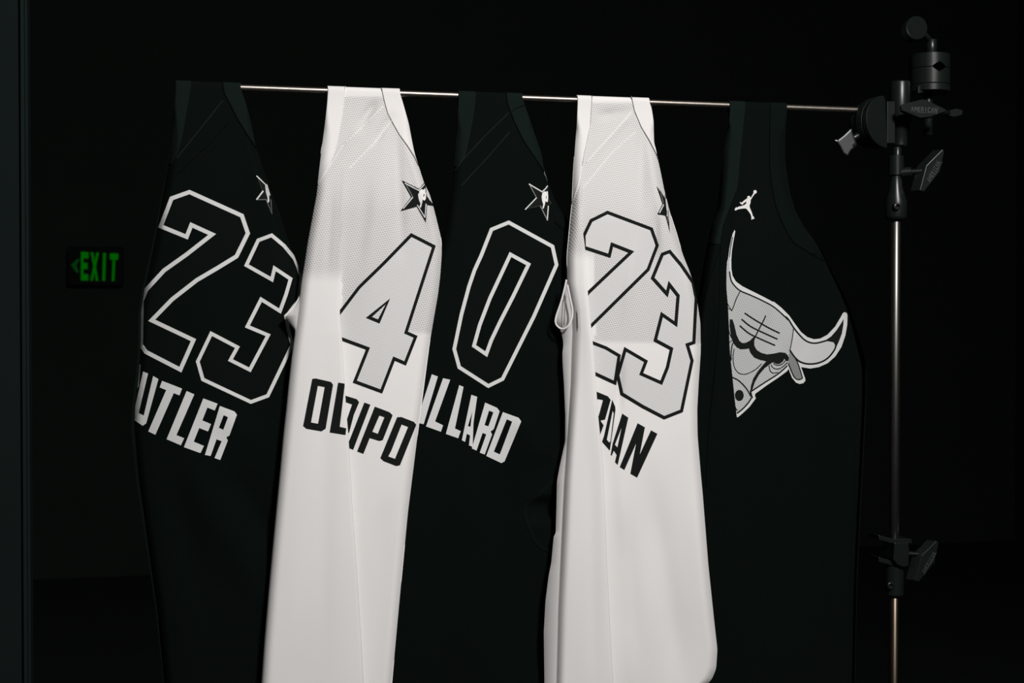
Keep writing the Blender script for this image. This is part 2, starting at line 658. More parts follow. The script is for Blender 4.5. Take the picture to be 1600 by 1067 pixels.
    def sheet(s, name, left, right, y0, y1, mat, off=0.45, layer='panel', cols=36, over=True):
        """a sewn band between two traced lines, carried over the rod when it starts there"""
        off *= 1e-3
        lf, rf = curve(left, 9), curve(right, 9)
        rows = np.arange(y0, y1 + .1, 3.0)
        bm = bmesh.new()
        uvl = bm.loops.layers.uv.new('fabric')
        G = []
        for i, pyv in enumerate(rows):
            a, b = float(lf(pyv)), float(rf(pyv))
            a = max(a, float(s.L(pyv)) + .0); b = min(b, float(s.R(pyv)) - .0)
            b = max(b, a + .15)
            r = []
            for k in range(cols + 1):
                x = a + (b - a) * k / cols
                py = float(s.py_at(x, pyv)) if over else pyv
                p = P(x, py, float(s.y(x, pyv, layer)) - off)
                if i == 0 and over:
                    p[2] = ZR
                r.append(bm.verts.new(p))
            G.append(r)
        if over:
            rr = RHO + off
            arcs = []
            for a in range(8, 0, -1):
                ang = math.pi * a / 8
                arcs.append([bm.verts.new((v.co.x, -rr * math.cos(ang), ZR + rr * math.sin(ang))) for v in G[0]])
            G = arcs + G
        for i in range(len(G) - 1):
            for k in range(cols):
                bm.faces.new((G[i][k], G[i + 1][k], G[i + 1][k + 1], G[i][k + 1]))
        s.uv(bm, uvl)
        bmesh.ops.recalc_face_normals(bm, faces=bm.faces)
        f0 = max(bm.faces, key=lambda f: abs(f.normal.y) * (f.calc_center_median().z < ZR - .01))
        if f0.normal.y > 0:
            bmesh.ops.reverse_faces(bm, faces=bm.faces)
        o = link(name, bm, mat, s.root)
        md = o.modifiers.new('thickness', 'SOLIDIFY')
        md.thickness = off + 0.0003
        md.offset = -1
        return o

    def strip(s, name, line, wd, mat, off=0.5, layer='panel', parent=None, label=None):
        return s.patch(name, stroke(line, wd), mat, off, layer, step=4, parent=parent, label=label)


def offset_line(pts, d, closed):
    n = len(pts)
    out = []
    for i in range(n):
        p = np.array(pts[i])
        a = np.array(pts[i - 1]) if closed or i > 0 else None
        b = np.array(pts[(i + 1) % n]) if closed or i < n - 1 else None
        def nrm(u, v):
            t = v - u
            t = t / max(np.hypot(*t), 1e-9)
            return np.array([-t[1], t[0]])
        if a is None:
            m = nrm(p, b)
        elif b is None:
            m = nrm(a, p)
        else:
            n1, n2 = nrm(a, p), nrm(p, b)
            m = n1 + n2
            l2 = m @ m
            m = m * (2 / l2) if l2 > .35 else (n1 + n2) / max(np.sqrt(l2), 1e-6) * 2.2
        out.append(tuple(p + m * d))
    return out


def band(center, wd):
    return [offset_line(center, wd / 2, True), offset_line(center, -wd / 2, True)]


def stroke(line, wd, taper=None):
    a, b = offset_line(line, wd / 2, False), offset_line(line, -wd / 2, False)
    return [a + b[::-1]]


def smooth_line(pts, n=6):
    pts = [np.array(p, float) for p in pts]
    out = []
    for i in range(len(pts) - 1):
        p0 = pts[max(i - 1, 0)]; p1 = pts[i]; p2 = pts[i + 1]; p3 = pts[min(i + 2, len(pts) - 1)]
        for j in range(n):
            t = j / n
            out.append(tuple(.5 * (2 * p1 + (p2 - p0) * t + (2 * p0 - 5 * p1 + 4 * p2 - p3) * t * t + (3 * p1 - p0 - 3 * p2 + p3) * t ** 3)))
    out.append(tuple(pts[-1]))
    return out


def circle(cx, cy, rx, ry, n=20):
    return [(cx + rx * math.cos(2 * math.pi * k / n), cy + ry * math.sin(2 * math.pi * k / n)) for k in range(n)]


def C1(p): return T((180, 100), 3.334, p)
def C2(p): return T((180, 400), 3.138, p)
def C3(p): return T((430, 110), 3.679, p)
def C4(p): return T((430, 380), 2.964, p)
def C5(p): return T((640, 120), 3.811, p)
def C6(p): return T((640, 380), 2.964, p)
def C7(p): return T((850, 130), 3.952, p)
def C8(p): return T((840, 380), 2.808, p)
def CT2(p): return T((530, 600), 7.62, p)
def CT4(p): return T((920, 600), 6.667, p)


def numeral(j, center, wd, fill, line, holes=(), layer='panel', label=None):
    """a sewn numeral: twill face with its raised outline as a piece of its own"""
    f = j.patch('numeral', [center] + list(holes), fill, 0.45, layer)
    if label:
        f['label'] = label
    loops = band(center, wd)
    for h in holes:
        loops += band(h, wd)
    j.patch('numeral_outline', loops, line, 0.95, layer, parent=f)
    return f


def letters(j, polys, mat, layer='panel'):
    for p in polys:
        j.patch('letter', p, mat, 0.85, layer, step=4)


# ---- black jersey, 23
j1 = Jersey('black sleeveless jersey numbered 23 in white outline, leftmost garment on the rod',
            [(275, 127), (274, 150), (272, 170), (268, 210), (262, 260), (252, 310), (243, 360), (232, 410), (222, 455), (216.5, 490), (215.5, 550), (212, 590), (206, 640), (205, 670), (213, 750), (228, 850), (243, 950), (255, 1067), (258, 1130)],
            [(375, 132), (377, 140), (383, 155), (391, 185), (399, 225), (410, 260), (420, 290), (436, 330), (447, 365), (458, 395), (468, 420), (475, 445), (478, 480), (478, 520), (474, 560), (470, 620), (465, 700), (455, 800), (445, 900), (435, 1000), (428, 1130)],
            -0.008, 0.040, M['black_fabric'], seed=1, bow=[(330, 120, -1, 22)],
            folds=[(300, 740, 420, 950, 32, -6), (372, 740, 425, 850, 26, 7), (265, 720, 320, 960, 26, 4), (348, 160, 280, 262, 7, -1.2), (400, 240, 440, 470, 20, -2.5), (330, 620, 400, 700, 25, -3)])
t1 = [(348, 130), (351, 146.5), (360, 163), (372, 187), (387, 211), (398, 227), (401, 231)]
j1.sheet('neck_trim', t1, [(376, 132), (384, 155), (392, 185), (400, 225), (402, 231)], j1.top_y, 231, M['black_trim'])
a1 = [(300, 128), (295.5, 154), (289, 190), (285, 214), (277.5, 241), (268, 256), (262, 262)]
j1.sheet('armhole_trim', [(270, 120), (250, 300)], a1, j1.top_y, 261, M['black_trim'])
j1.strip('seam', t1, 1.5, M['black_seam'], 0.9)
j1.strip('seam', [(348, 157), (318, 195), (276, 247)], 1.3, M['soft_black_seam'], 0.5)
j1.strip('seam', [(355.5, 193), (330, 222), (279, 271)], 1.5, M['black_seam'], 0.5)
n2 = [(296, 300), (378, 337), (387.3, 364.5), (369.5, 400.5), (340, 418.5), (307.5, 437.6), (269, 467.6), (237, 500.4), (302.3, 531.3), (281.8, 577.5), (228, 549.8), (220, 538.6), (221.3, 470), (228.5, 452.6), (256.5, 422.3), (291.5, 397.5), (331.5, 366.2), (299, 351.4), (291.6, 370), (251.2, 353.5), (268, 310)]
numeral(j1, n2, 6.4, M['black_number'], M['silver_twill'])
n3 = [(403.5, 375.4), (424.5, 367.6), (444, 384), (460.4, 404), (466, 417), (470.7, 434.4), (467, 468.5), (447, 495), (451, 516.3), (456.7, 538.6), (418.4, 618.3), (392, 628), (317, 592.8), (309, 564.8), (330, 521), (371, 542.5), (360, 562.5), (390.4, 577.8), (419, 523.7), (386.5, 510), (408, 467.6), (437.5, 486), (447, 460), (454, 435.7), (429, 419), (424.8, 436.7), (385, 414.3)]
numeral(j1, n3, 5.6, M['black_number'], M['silver_twill'])
letters(j1, [
    [C2([(115, 530), (124, 533), (116, 640), (106, 650)])],
    [C2([(137, 566), (161, 576), (115, 770), (140, 782), (186, 588), (212, 603), (152, 820), (135, 832), (90, 802), (88, 780)])],
    [C2([(230, 612), (328, 650), (315, 683), (287, 672), (197, 876), (162, 860), (250, 657), (218, 644)])],
    [C2([(350, 662), (388, 678), (300, 878), (338, 893), (322, 928), (252, 898)])],
    [C2([(432, 698), (502, 724), (488, 757), (452, 743), (427, 806), (470, 824), (455, 860), (412, 843), (385, 910), (435, 931), (418, 966), (337, 937)])],
    [C2([(513, 735), (585, 762), (597, 778), (560, 880), (545, 888), (552, 905), (515, 1000), (487, 990), (522, 908), (497, 898), (468, 980), (440, 975)]), C2([(532, 780), (553, 790), (530, 852), (508, 842)])],
], M['silver_twill'])
S1 = lambda p: T((390, 260), 13.33, p)
st = j1.patch('star_patch', [S1([(140, 180), (330, 365), (345, 300), (380, 370), (440, 600), (455, 680), (475, 1000), (345, 700), (115, 705), (265, 500)])], M['black_twill'], 0.5, step=3)
j1.patch('star_outline', stroke(S1([(145, 195), (330, 375)]), 1.7), M['silver_twill'], 0.9, step=3, parent=st)
j1.patch('star_outline', stroke(S1([(170, 240), (268, 500)]), 0.9), M['dim_thread'], 0.9, step=3, parent=st)
j1.patch('star_outline', stroke(S1([(285, 508), (145, 692)]), 2.3), M['silver_twill'], 0.9, step=3, parent=st)
j1.patch('star_outline', stroke(S1([(165, 693), (345, 690), (465, 985), (445, 690)]), 0.9), M['grey_thread'], 0.9, step=3, parent=st)
j1.patch('star_emblem', [S1([(322, 380), (345, 365), (372, 385), (435, 605), (405, 605), (410, 690), (405, 745), (372, 750), (375, 660), (340, 540), (328, 440)])], M['silver_twill'], 1.0, step=3, parent=st)

# ---- white jersey, 4
L2 = [(513, 133), (512, 150), (511, 165), (506.5, 200), (502, 235), (498.5, 265), (496, 290), (494.5, 305), (490, 328), (486, 350), (480.5, 380), (476, 410), (471, 440), (467.5, 470), (464, 500), (460, 527), (455.5, 560), (451, 600), (447, 640), (442, 685), (437, 740), (427, 843), (419, 930), (412.6, 1006), (408.5, 1067), (404, 1130)]
R2 = [(622, 137), (626, 146), (633, 170), (639, 191.5), (644, 220), (648, 240), (656, 265), (663, 287), (671, 302), (677, 322), (684, 350), (689.5, 373), (690.5, 395), (688, 430), (684.5, 460), (679.5, 488), (671, 538), (663, 599), (652.7, 678), (645, 740), (637.5, 800), (628, 898), (618, 1006), (612.5, 1067), (607, 1130)]
j2 = Jersey('white sleeveless jersey numbered 4 in black outline, left of the two white ones', L2, R2,
            -0.038, 0.020, M['white_fabric'], seed=2,
            pleat=dict(edge=[(541, 141), (539, 230), (537, 273), (533, 330), (531, 380), (531, 490), (534.5, 530), (538, 590), (541, 640), (544.7, 683), (550.5, 789), (558, 898), (565, 1006), (568, 1067), (570, 1130)],
                       w=[(0, -4), (320, -4), (390, 1), (420, 6), (480, 16), (560, 22), (700, 26), (1130, 22)],
                       g=[(0, .02), (250, .05), (330, 1.2), (430, 5), (520, 8), (1130, 8)]),
            LB=[(513, 133), (506.5, 200), (498.5, 265), (494.5, 305), (486, 350), (476, 410), (471, 440), (468, 464), (460, 477), (444, 495), (452, 506), (460, 517), (459, 527), (455.5, 560), (447, 640), (437, 740), (427, 843), (412.6, 1006), (404, 1130)],
            knit=lambda x, y: float(1 - ss(516, 524, y - (x - 660) * .05) if x > 535 else 1 - ss(415, 445, y)) * float(ss(-1, 3, y - 150)),
            folds=[(598, 160, 500, 282, 6, -2.2), (562, 202, 590, 152, 8, 5.5), (585, 222, 612, 180, 7, 3.5), (618, 205, 626, 380, 10, 4.5), (640, 230, 675, 350, 8, -2.4), (600, 250, 565, 460, 20, -3), (575, 300, 560, 420, 12, 2), (645, 690, 600, 800, 14, -1.2), (480, 480, 450, 1000, 26, -2.5), (512, 600, 505, 1000, 16, 1.2), (600, 800, 590, 1060, 20, 1.6), (540, 270, 531, 420, 5, -1.2), (519, 300, 512, 420, 7, 1.5)])
t2 = [(596, 137), (601, 159), (606, 177), (615, 194), (624, 210), (636.5, 227), (648, 245), (654, 259)]
j2.sheet('neck_trim', t2, [(624, 137), (640, 190), (650, 240), (656, 259)], j2.top_y, 258, M['white_trim'])
a2 = [(539.5, 134.5), (537, 160), (534.6, 178), (525, 229.6), (519, 248), (508, 268), (496, 290)]
j2.sheet('armhole_trim', [(505, 130), (480, 300)], a2, j2.top_y, 290, M['white_trim'], layer='flap')
j2.strip('seam', t2, 0.9, M['grey_seam'], 0.75)
j2.strip('seam', a2[:4], 0.7, M['white_seam'], 0.9, layer='flap')
j2.strip('seam', [(598.5, 167), (570, 195), (541, 222)], 1.2, M['white_seam'], 0.9)
j2.strip('seam', [(536, 227), (511.5, 265), (497, 288)], 1.2, M['white_seam'], 0.9, layer='flap')
j2.strip('seam', [(612, 189), (582, 227), (545, 264)], 1.2, M['white_seam'], 0.9)
n4 = [(642.8, 367), (678, 385), (634.5, 519.3), (649.5, 526), (633.2, 567.5), (615.8, 560), (596, 611.3), (554.5, 596), (575, 544.4), (521, 524.5), (522, 500), (533, 486), (561.5, 448.5), (600, 411)]
numeral(j2, n4, 4.9, M['white_number'], M['black_twill'], holes=[C4([(523, 268), (480, 362), (434, 343)])])
letters(j2, [
    [C4([(172, 628), (188, 626), (258, 642), (268, 655), (234, 858), (215, 870), (145, 858), (130, 845)]), C4([(198, 659), (230, 665), (199, 836), (166, 830)])],
    [C4([(292, 645), (323, 650), (299, 850), (329, 857), (326, 887), (253, 875)])],
], M['black_twill'], 'flap')
letters(j2, [
    [CT2([(40, 128), (210, 180), (238, 215), (175, 365), (120, 575), (90, 600), (60, 520), (110, 370), (155, 240), (40, 200)])],
    [CT2([(300, 220), (372, 245), (168, 780), (130, 765), (90, 740), (125, 665)])],
    [CT2([(425, 268), (600, 335), (637, 372), (520, 665), (480, 675), (365, 640), (290, 828), (215, 800)]), CT2([(480, 372), (540, 392), (460, 592), (395, 568)])],
    [CT2([(690, 395), (740, 392), (890, 450), (918, 485), (725, 965), (680, 973), (530, 915), (492, 878)]), CT2([(745, 478), (822, 508), (665, 890), (585, 862), (620, 795)])],
], M['black_twill'])
S2 = lambda p: T((620, 270), 13.34, p)
st = j2.patch('star_patch', [S2([(103, 155), (460, 330), (575, 205), (600, 255), (605, 300), (625, 480), (745, 640), (775, 690), (635, 668), (605, 1035), (415, 705), (75, 800), (295, 505)])], M['black_twill'], 0.5, step=3)
for ln, wd, mt in (([(165, 215), (455, 365), (590, 230)], 1.6, 'silver_twill'), ([(195, 250), (332, 500)], 1.1, 'grey_thread'), ([(335, 505), (138, 745)], 1.7, 'silver_twill'),
                   ([(428, 670), (590, 935)], 1.5, 'silver_twill'), ([(612, 645), (588, 930)], 1.6, 'silver_twill'), ([(640, 490), (700, 580)], .9, 'silver_twill')):
    j2.patch('star_outline', stroke(S2(ln), wd), M[mt], 0.9, step=3, parent=st)
j2.patch('star_emblem', [S2([(470, 375), (520, 340), (565, 355), (578, 318), (600, 345), (597, 375), (610, 440), (605, 545), (580, 578), (548, 565), (538, 550), (532, 610), (508, 715), (485, 728), (472, 715), (495, 640), (470, 590), (452, 520), (443, 450), (468, 410)]),
                         S2([(560, 438), (578, 445), (570, 495), (550, 492)])], M['white_trim'], 1.0, step=3, parent=st)
tube('armhole_trim', [P(x, y, -0.026 + (470 - x) * -1e-4) for x, y in smooth_line([(470, 461), (464, 472), (455, 484), (444.5, 494.5)])], 0.0013, M['white_trim'], j2.root)
tube('armhole_trim', [P(x, y, -0.027) for x, y in smooth_line([(470, 473), (462, 484), (450, 497)])], 0.0007, M['white_trim'], j2.root)

# ---- black jersey, 0
j3 = Jersey('black sleeveless jersey numbered 0 in white outline, hanging between the two white jerseys',
            [(717, 143), (716, 165), (714.8, 186), (711.5, 230), (708.8, 267), (704, 304), (697, 345), (691, 382), (680, 420), (668, 470), (658, 530), (648, 600), (640, 680), (625, 780), (615, 880), (605, 980), (598, 1130)],
            [(815, 147), (821, 165), (828, 185), (834, 204), (846, 238), (850, 262), (858, 291), (868, 315), (874, 327), (888, 344), (900, 356), (910, 372), (912, 420), (905, 500), (900, 600), (895, 750), (885, 900), (880, 1130)],
            -0.008, 0.024, M['black_fabric'], seed=3,
            folds=[(780, 690, 792, 1000, 26, 5), (735, 720, 725, 1050, 30, -4), (795, 180, 715, 270, 7, -1.0), (800, 215, 770, 350, 20, -2.5), (845, 240, 862, 330, 9, 2.5), (810, 640, 850, 720, 26, -5), (845, 780, 852, 810, 20, 12), (835, 900, 840, 1060, 20, 4)])
t3 = [(791, 145), (793, 160), (796, 170), (804, 190), (818.5, 220), (834, 243), (847, 263), (851, 270)]
j3.sheet('neck_trim', t3, [(817, 147), (823, 165), (836, 204), (848, 238), (854, 270)], j3.top_y, 270, M['black_trim'])
a3 = [(743, 143.6), (741, 165), (738, 186), (729, 233), (723.5, 251), (711, 267)]
j3.sheet('armhole_trim', [(710, 140), (700, 290)], a3, j3.top_y, 265, M['black_trim'])
j3.strip('seam', t3, 1.3, M['black_seam'], 0.9)
j3.strip('seam', [(800, 174.5), (806, 169), (821, 163.5)], 0.9, M['black_seam'], 0.9)
j3.strip('seam', a3[:5], 0.8, M['soft_black_seam'], 0.9)
j3.strip('seam', [(795, 176), (758, 212), (724, 248.6), (711, 267)], 1.2, M['soft_black_seam'], 0.6)
j3.strip('seam', [(797, 206), (760, 248), (721, 290)], 1.2, M['soft_black_seam'], 0.6)
j3.strip('seam', [(866, 346), (885, 362), (890, 372)], 2.0, M['black_seam'], 0.6)
n0 = [(794.9, 347.5), (863.3, 385), (869.6, 413.7), (834, 494.7), (785.3, 592), (763, 603), (717.6, 573.8), (709.8, 545.3), (721, 491.3), (732.8, 447.5), (741.5, 422), (752, 399), (768, 358.5)]
numeral(j3, n0, 5.7, M['black_number'], M['silver_twill'], holes=[C6([(467, 52), (551, 98), (480, 245), (420, 362), (378, 450), (355, 514), (298, 475), (325, 378), (372, 255)])])
letters(j3, [
    [C6([(103, 607), (131, 617), (65, 838), (45, 833), (35, 815)])],
    [C6([(155, 625), (188, 632), (118, 825), (155, 843), (145, 873), (76, 848)])],
    [C6([(230, 657), (250, 665), (210, 858), (237, 870), (225, 903), (168, 883)])],
    [C6([(286, 702), (313, 711), (296, 830), (292, 943), (275, 936), (280, 890), (265, 882), (257, 920), (242, 912)]), C6([(290, 780), (282, 850), (270, 847)])],
    [C6([(350, 738), (405, 762), (417, 778), (390, 860), (375, 872), (382, 885), (348, 978), (325, 970), (355, 885), (338, 878), (310, 960), (288, 950)]), C6([(368, 775), (388, 783), (365, 848), (347, 842)])],
    [C6([(432, 782), (505, 808), (517, 825), (440, 1010), (425, 1018), (355, 985)]), C6([(450, 815), (475, 826), (418, 978), (390, 965)])],
], M['silver_twill'])
S3 = lambda p: T((810, 260), 11.85, p)
st = j3.patch('star_patch', [S3([(190, 318), (440, 478), (545, 350), (552, 400), (560, 580), (615, 700), (560, 725), (538, 1005), (402, 730), (118, 805), (330, 580)])], M['black_twill'], 0.5, step=3)
for ln, wd, mt in (([(195, 325), (440, 470), (505, 410), (542, 358)], 1.8, 'silver_twill'), ([(215, 355), (335, 578)], 1.2, 'grey_thread'), ([(338, 578), (125, 800)], 1.7, 'silver_twill'),
                   ([(180, 775), (400, 732)], .9, 'dim_thread'), ([(405, 728), (535, 990)], 1.5, 'grey_thread'), ([(555, 728), (535, 1000)], 1.6, 'silver_twill'), ([(556, 585), (610, 690)], .9, 'dim_thread')):
    j3.patch('star_outline', stroke(S3(ln), wd), M[mt], 0.9, step=3, parent=st)
j3.patch('star_emblem', [S3([(445, 490), (490, 458), (520, 475), (528, 450), (547, 470), (548, 500), (552, 560), (545, 650), (525, 662), (500, 640), (490, 710), (465, 782), (446, 775), (460, 700), (440, 640), (430, 560), (437, 530)]),
                         S3([(512, 548), (525, 553), (518, 600), (508, 597)])], M['white_trim'], 1.0, step=3, parent=st)
j3.patch('collar_mark', stroke(S3([(495, 75), (480, 130), (510, 180), (540, 270)]), 1.0), M['grey_thread'], 1.0, step=3)
j3.strip('armhole_trim', smooth_line([(866, 750), (840, 774), (820, 796), (833, 838), (848, 856), (866, 862)]), 6, M['black_fabric'], 0.9)

# ---- white jersey, 23
L4 = [(903, 148), (902.5, 165), (902, 180), (899, 218), (895.5, 269), (893.5, 317), (890.5, 345), (885.5, 400), (886, 444), (889, 462), (893, 487), (894, 515), (893, 540), (891, 600), (887, 665), (883, 720), (880.5, 752), (876, 843), (871, 952), (868, 1067), (866, 1130)]
R4 = [(1012, 152), (1018, 165), (1021.5, 188), (1022, 221), (1027, 244), (1032, 267), (1038, 297), (1047, 332), (1057, 363), (1067, 398), (1076, 420), (1083, 440), (1088.5, 465), (1094.5, 505), (1095, 550), (1092, 594), (1089.5, 640), (1090, 680), (1095, 740), (1098, 771), (1106.6, 880), (1116, 970), (1121, 1015), (1119, 1045), (1112, 1062), (1098, 1076), (1070, 1090), (1030, 1104), (1000, 1112)]
j4 = Jersey('white sleeveless jersey numbered 23 in black outline, right of the two white ones', L4, R4,
            -0.038, 0.026, M['white_fabric'], seed=4, win=15, bottom=1112,
            pleat=dict(edge=[(927, 150), (922, 198), (913, 239), (909, 265), (907, 307), (909, 350), (914, 385), (918, 451), (923.7, 512), (927.5, 547), (931, 594), (934.5, 647), (938, 682), (943, 736), (945, 789), (948.5, 880), (954, 988), (958, 1067), (960, 1130)],
                       w=[(0, -4), (270, -4), (320, 0), (360, 6), (450, 18), (550, 24), (650, 28), (1130, 26)],
                       g=[(0, .02), (230, .05), (300, 1.5), (400, 5), (520, 9), (1130, 10)]),
            LB=[(903, 148), (899, 218), (895.5, 269), (893.5, 317), (890.5, 345), (885.5, 400), (885, 437), (881, 455), (877, 471), (870, 488), (866.6, 500), (868, 507), (873, 513), (876, 520), (878.5, 531), (879, 540), (877.5, 552), (878, 570), (880, 600), (882, 650), (881.5, 690), (873, 730), (869, 752), (868, 800), (867, 833), (864, 838), (860, 880), (856, 900), (851, 940), (848.5, 988), (849.5, 1067), (850, 1130)],
            knit=lambda x, y: float(1 - ss(531, 539, y - (x - 1000) * .02) if x > 930 else 1 - ss(385, 410, y)) * float(ss(-1, 3, y - 160)),
            folds=[(990, 174, 916, 252, 6, -2.0), (938, 180, 985, 164, 10, 5.5), (1003, 210, 1000, 330, 10, 3.6), (1018, 250, 1040, 400, 9, -2.2), (1026, 330, 1020, 420, 8, 3.0), (990, 400, 962, 590, 9, -2.6), (975, 470, 962, 640, 9, 2.0), (968, 560, 966, 650, 7, 3), (1015, 760, 1062, 1060, 22, 6), (972, 820, 985, 1010, 20, 3.5), (1080, 760, 1108, 1000, 22, -3), (900, 600, 890, 1000, 14, -1.5), (925, 700, 930, 1050, 12, 1.5), (966, 690, 985, 1040, 10, -1.5)])
t4 = [(986.6, 150), (991.6, 173), (1002, 198), (1014.4, 218.5), (1024, 237), (1029, 249)]
j4.sheet('neck_trim', t4, [(1014, 152), (1024, 190), (1024, 221), (1030, 249)], j4.top_y, 248, M['white_trim'])
a4 = [(925.4, 149), (922, 198), (913, 239), (909.5, 259), (905, 287), (894.5, 317)]
j4.sheet('armhole_trim', [(895, 148), (880, 330)], a4, j4.top_y, 316, M['white_trim'], layer='flap')
j4.strip('seam', t4, 0.9, M['grey_seam'], 0.75)
j4.strip('seam', a4[:4], 0.6, M['grey_seam'], 0.85, layer='flap')
j4.strip('seam', [(988, 174), (951, 216), (917, 253)], 1.3, M['white_seam'], 0.9)
j4.strip('seam', [(911, 257), (907, 270), (902, 290), (894, 318)], 1.3, M['white_seam'], 0.9, layer='flap')
j4.strip('seam', [(994, 206), (956, 239), (923, 279), (911, 294)], 0.8, M['white_seam'], 0.7)
m2 = [(949.4, 331.8), (1018, 357.6), (1027, 383.5), (1012.8, 421), (923.7, 509), (908, 524), (926.5, 535.6), (947, 543.5), (967.5, 555.6), (961, 598), (930.1, 583.7), (904, 574), (895, 560), (897, 524), (905, 484), (919, 457.6), (986.7, 393.5), (956.5, 381.6), (952.2, 399.3), (913, 386.5), (912.5, 368), (923.8, 344.5)]
numeral(j4, m2, 4.9, M['white_number'], M['black_twill'])
m3 = C8([(580, 36), (548, 48), (505, 152), (568, 222), (578, 180), (617, 230), (607, 355), (546, 312), (517, 425), (588, 463), (570, 545), (543, 612), (455, 573), (476, 518), (385, 465), (352, 580), (370, 660), (460, 715), (556, 765), (632, 735), (678, 515), (657, 445), (686, 435), (696, 240), (682, 172), (630, 95)])
numeral(j4, m3, 4.9, M['white_number'], M['black_twill'])
letters(j4, [
    [CT4([(40, 62), (200, 128), (228, 165), (170, 368), (120, 378), (155, 430), (112, 545), (60, 600), (60, 400), (105, 330), (150, 165), (118, 158), (60, 150)])],
    [CT4([(245, 165), (275, 235), (278, 270), (220, 690), (140, 600), (160, 540)]), CT4([(250, 275), (262, 300), (228, 595), (215, 610), (188, 580)])],
    [CT4([(350, 308), (412, 350), (302, 840), (275, 810), (292, 735), (262, 690), (240, 745), (230, 735), (250, 620)]), CT4([(345, 445), (300, 660), (272, 632)])],
    [CT4([(510, 408), (585, 450), (530, 740), (650, 482), (715, 518), (505, 972), (435, 932), (495, 615), (372, 893), (325, 862)])],
], M['black_twill'])
S4 = lambda p: T((1010, 280), 11.85, p)
st = j4.patch('star_patch', [S4([(190, 130), (270, 230), (335, 335), (352, 275), (372, 300), (395, 430), (410, 560), (408, 700), (418, 760), (435, 985), (385, 780), (352, 675), (203, 648), (300, 455)])], M['black_twill'], 0.5, step=3)
for ln, wd, mt in (([(232, 190), (285, 250)], 1.6, 'grey_thread'), ([(322, 465), (242, 625)], 1.7, 'silver_twill'), ([(265, 250), (318, 440)], .9, 'grey_thread'), ([(388, 690), (402, 780)], .9, 'grey_thread'), ([(345, 345), (362, 295)], 1.2, 'silver_twill')):
    j4.patch('star_outline', stroke(S4(ln), wd), M[mt], 0.9, step=3, parent=st)
j4.patch('star_emblem', [S4([(352, 355), (375, 352), (392, 430), (406, 555), (396, 600), (396, 685), (377, 690), (382, 600), (370, 540), (360, 440)])], M['silver_twill'], 1.0, step=3, parent=st)
loop = smooth_line([(885, 437), (881, 455), (876.5, 472), (867.8, 500), (873, 511.5), (883, 513), (892, 502), (894.5, 486), (890, 462), (886.5, 445)])
tube('armhole_trim', [P(x, y, -0.031 - 0.008 * ss(868, 893, x)) for x, y in loop], 0.0012, M['white_trim'], j4.root)
tube('seam', [P(x, y, -0.0335) for x, y in [(884, 462), (882.3, 485), (881.6, 508)]], 0.0005, M['grey_seam'], j4.root)

# ---- black jersey with the bull emblem
L5 = [(1141, 158), (1140.5, 170), (1139.7, 184), (1138, 200), (1135, 210), (1130, 237), (1125, 286), (1120, 327), (1111.7, 352), (1105, 384), (1098, 420), (1090, 470), (1082, 530), (1078, 600), (1075, 700), (1078, 800), (1085, 900), (1090, 1000), (1092, 1130)]
R5 = [(1230, 162), (1228.6, 188), (1226.5, 213), (1226.5, 250), (1233.5, 298), (1243, 330), (1260, 359), (1275, 376), (1288, 400), (1300, 424), (1316, 455), (1329, 484), (1340, 520), (1347, 546), (1354, 571), (1354, 620), (1350, 700), (1345, 800), (1340, 900), (1335, 1130)]
j5 = Jersey("black sleeveless jersey with a silver bull's head emblem, rightmost garment on the rod", L5, R5,
            -0.006, 0.050, M['black_fabric'], seed=5, bow=[(1200, 150, 1, 32)],
            pleat=dict(edge=[(1165, 162), (1160, 213), (1155, 262), (1150, 300), (1143, 345), (1138, 385), (1135.2, 420), (1135, 450), (1137.6, 478), (1140.4, 549), (1144.7, 591), (1149, 633), (1152.5, 660), (1159, 715), (1165.7, 775), (1174, 885), (1183, 994), (1186, 1067), (1188, 1130)],
                       w=[(0, -4), (320, -4), (360, 0), (400, 6), (450, 16), (550, 22), (1130, 24)],
                       g=[(0, .02), (290, .05), (360, 2), (430, 5), (520, 8), (1130, 9)]),
            folds=[(1212, 440, 1205, 560, 13, 3.0), (1250, 480, 1240, 540, 12, -2.0), (1170, 160, 1195, 190, 6, 1.5), (1122, 420, 1118, 640, 8, -2), (1230, 640, 1235, 1000, 40, 6), (1300, 600, 1300, 1000, 30, 5)])
a5 = [(1165.5, 162), (1160.5, 213), (1155.5, 262), (1152, 296), (1141, 325), (1130, 354), (1126, 384)]
j5.sheet('armhole_trim', [(1130, 158), (1090, 400)], a5, j5.top_y, 384, M['black_trim'], layer='flap')
t5 = [(1204, 161), (1203, 213), (1203, 260), (1206, 290), (1212, 320), (1221, 345), (1231, 365), (1240, 379), (1262, 393), (1288, 408)]
j5.sheet('neck_trim', t5, [(1232, 162), (1232, 260), (1245, 320), (1280, 360), (1300, 400)], j5.top_y, 400, M['black_fabric'])
j5.strip('seam', t5, 1.2, M['black_seam'], 0.9)
j5.strip('seam', a5, 1.2, M['black_seam'], 0.9, layer='flap')
j5.strip('seam', smooth_line([(1127, 370), (1124.5, 440), (1123.6, 492), (1117, 580), (1108, 661), (1103, 760)]), 1.2, M['black_seam'], 0.6, layer='flap')
j5.strip('seam', smooth_line([(1127, 384), (1118, 410), (1108, 440), (1100, 470)]), 1.0, M['black_seam'], 0.6, layer='flap')
J = lambda p: T((1140, 290), 17.78, p)
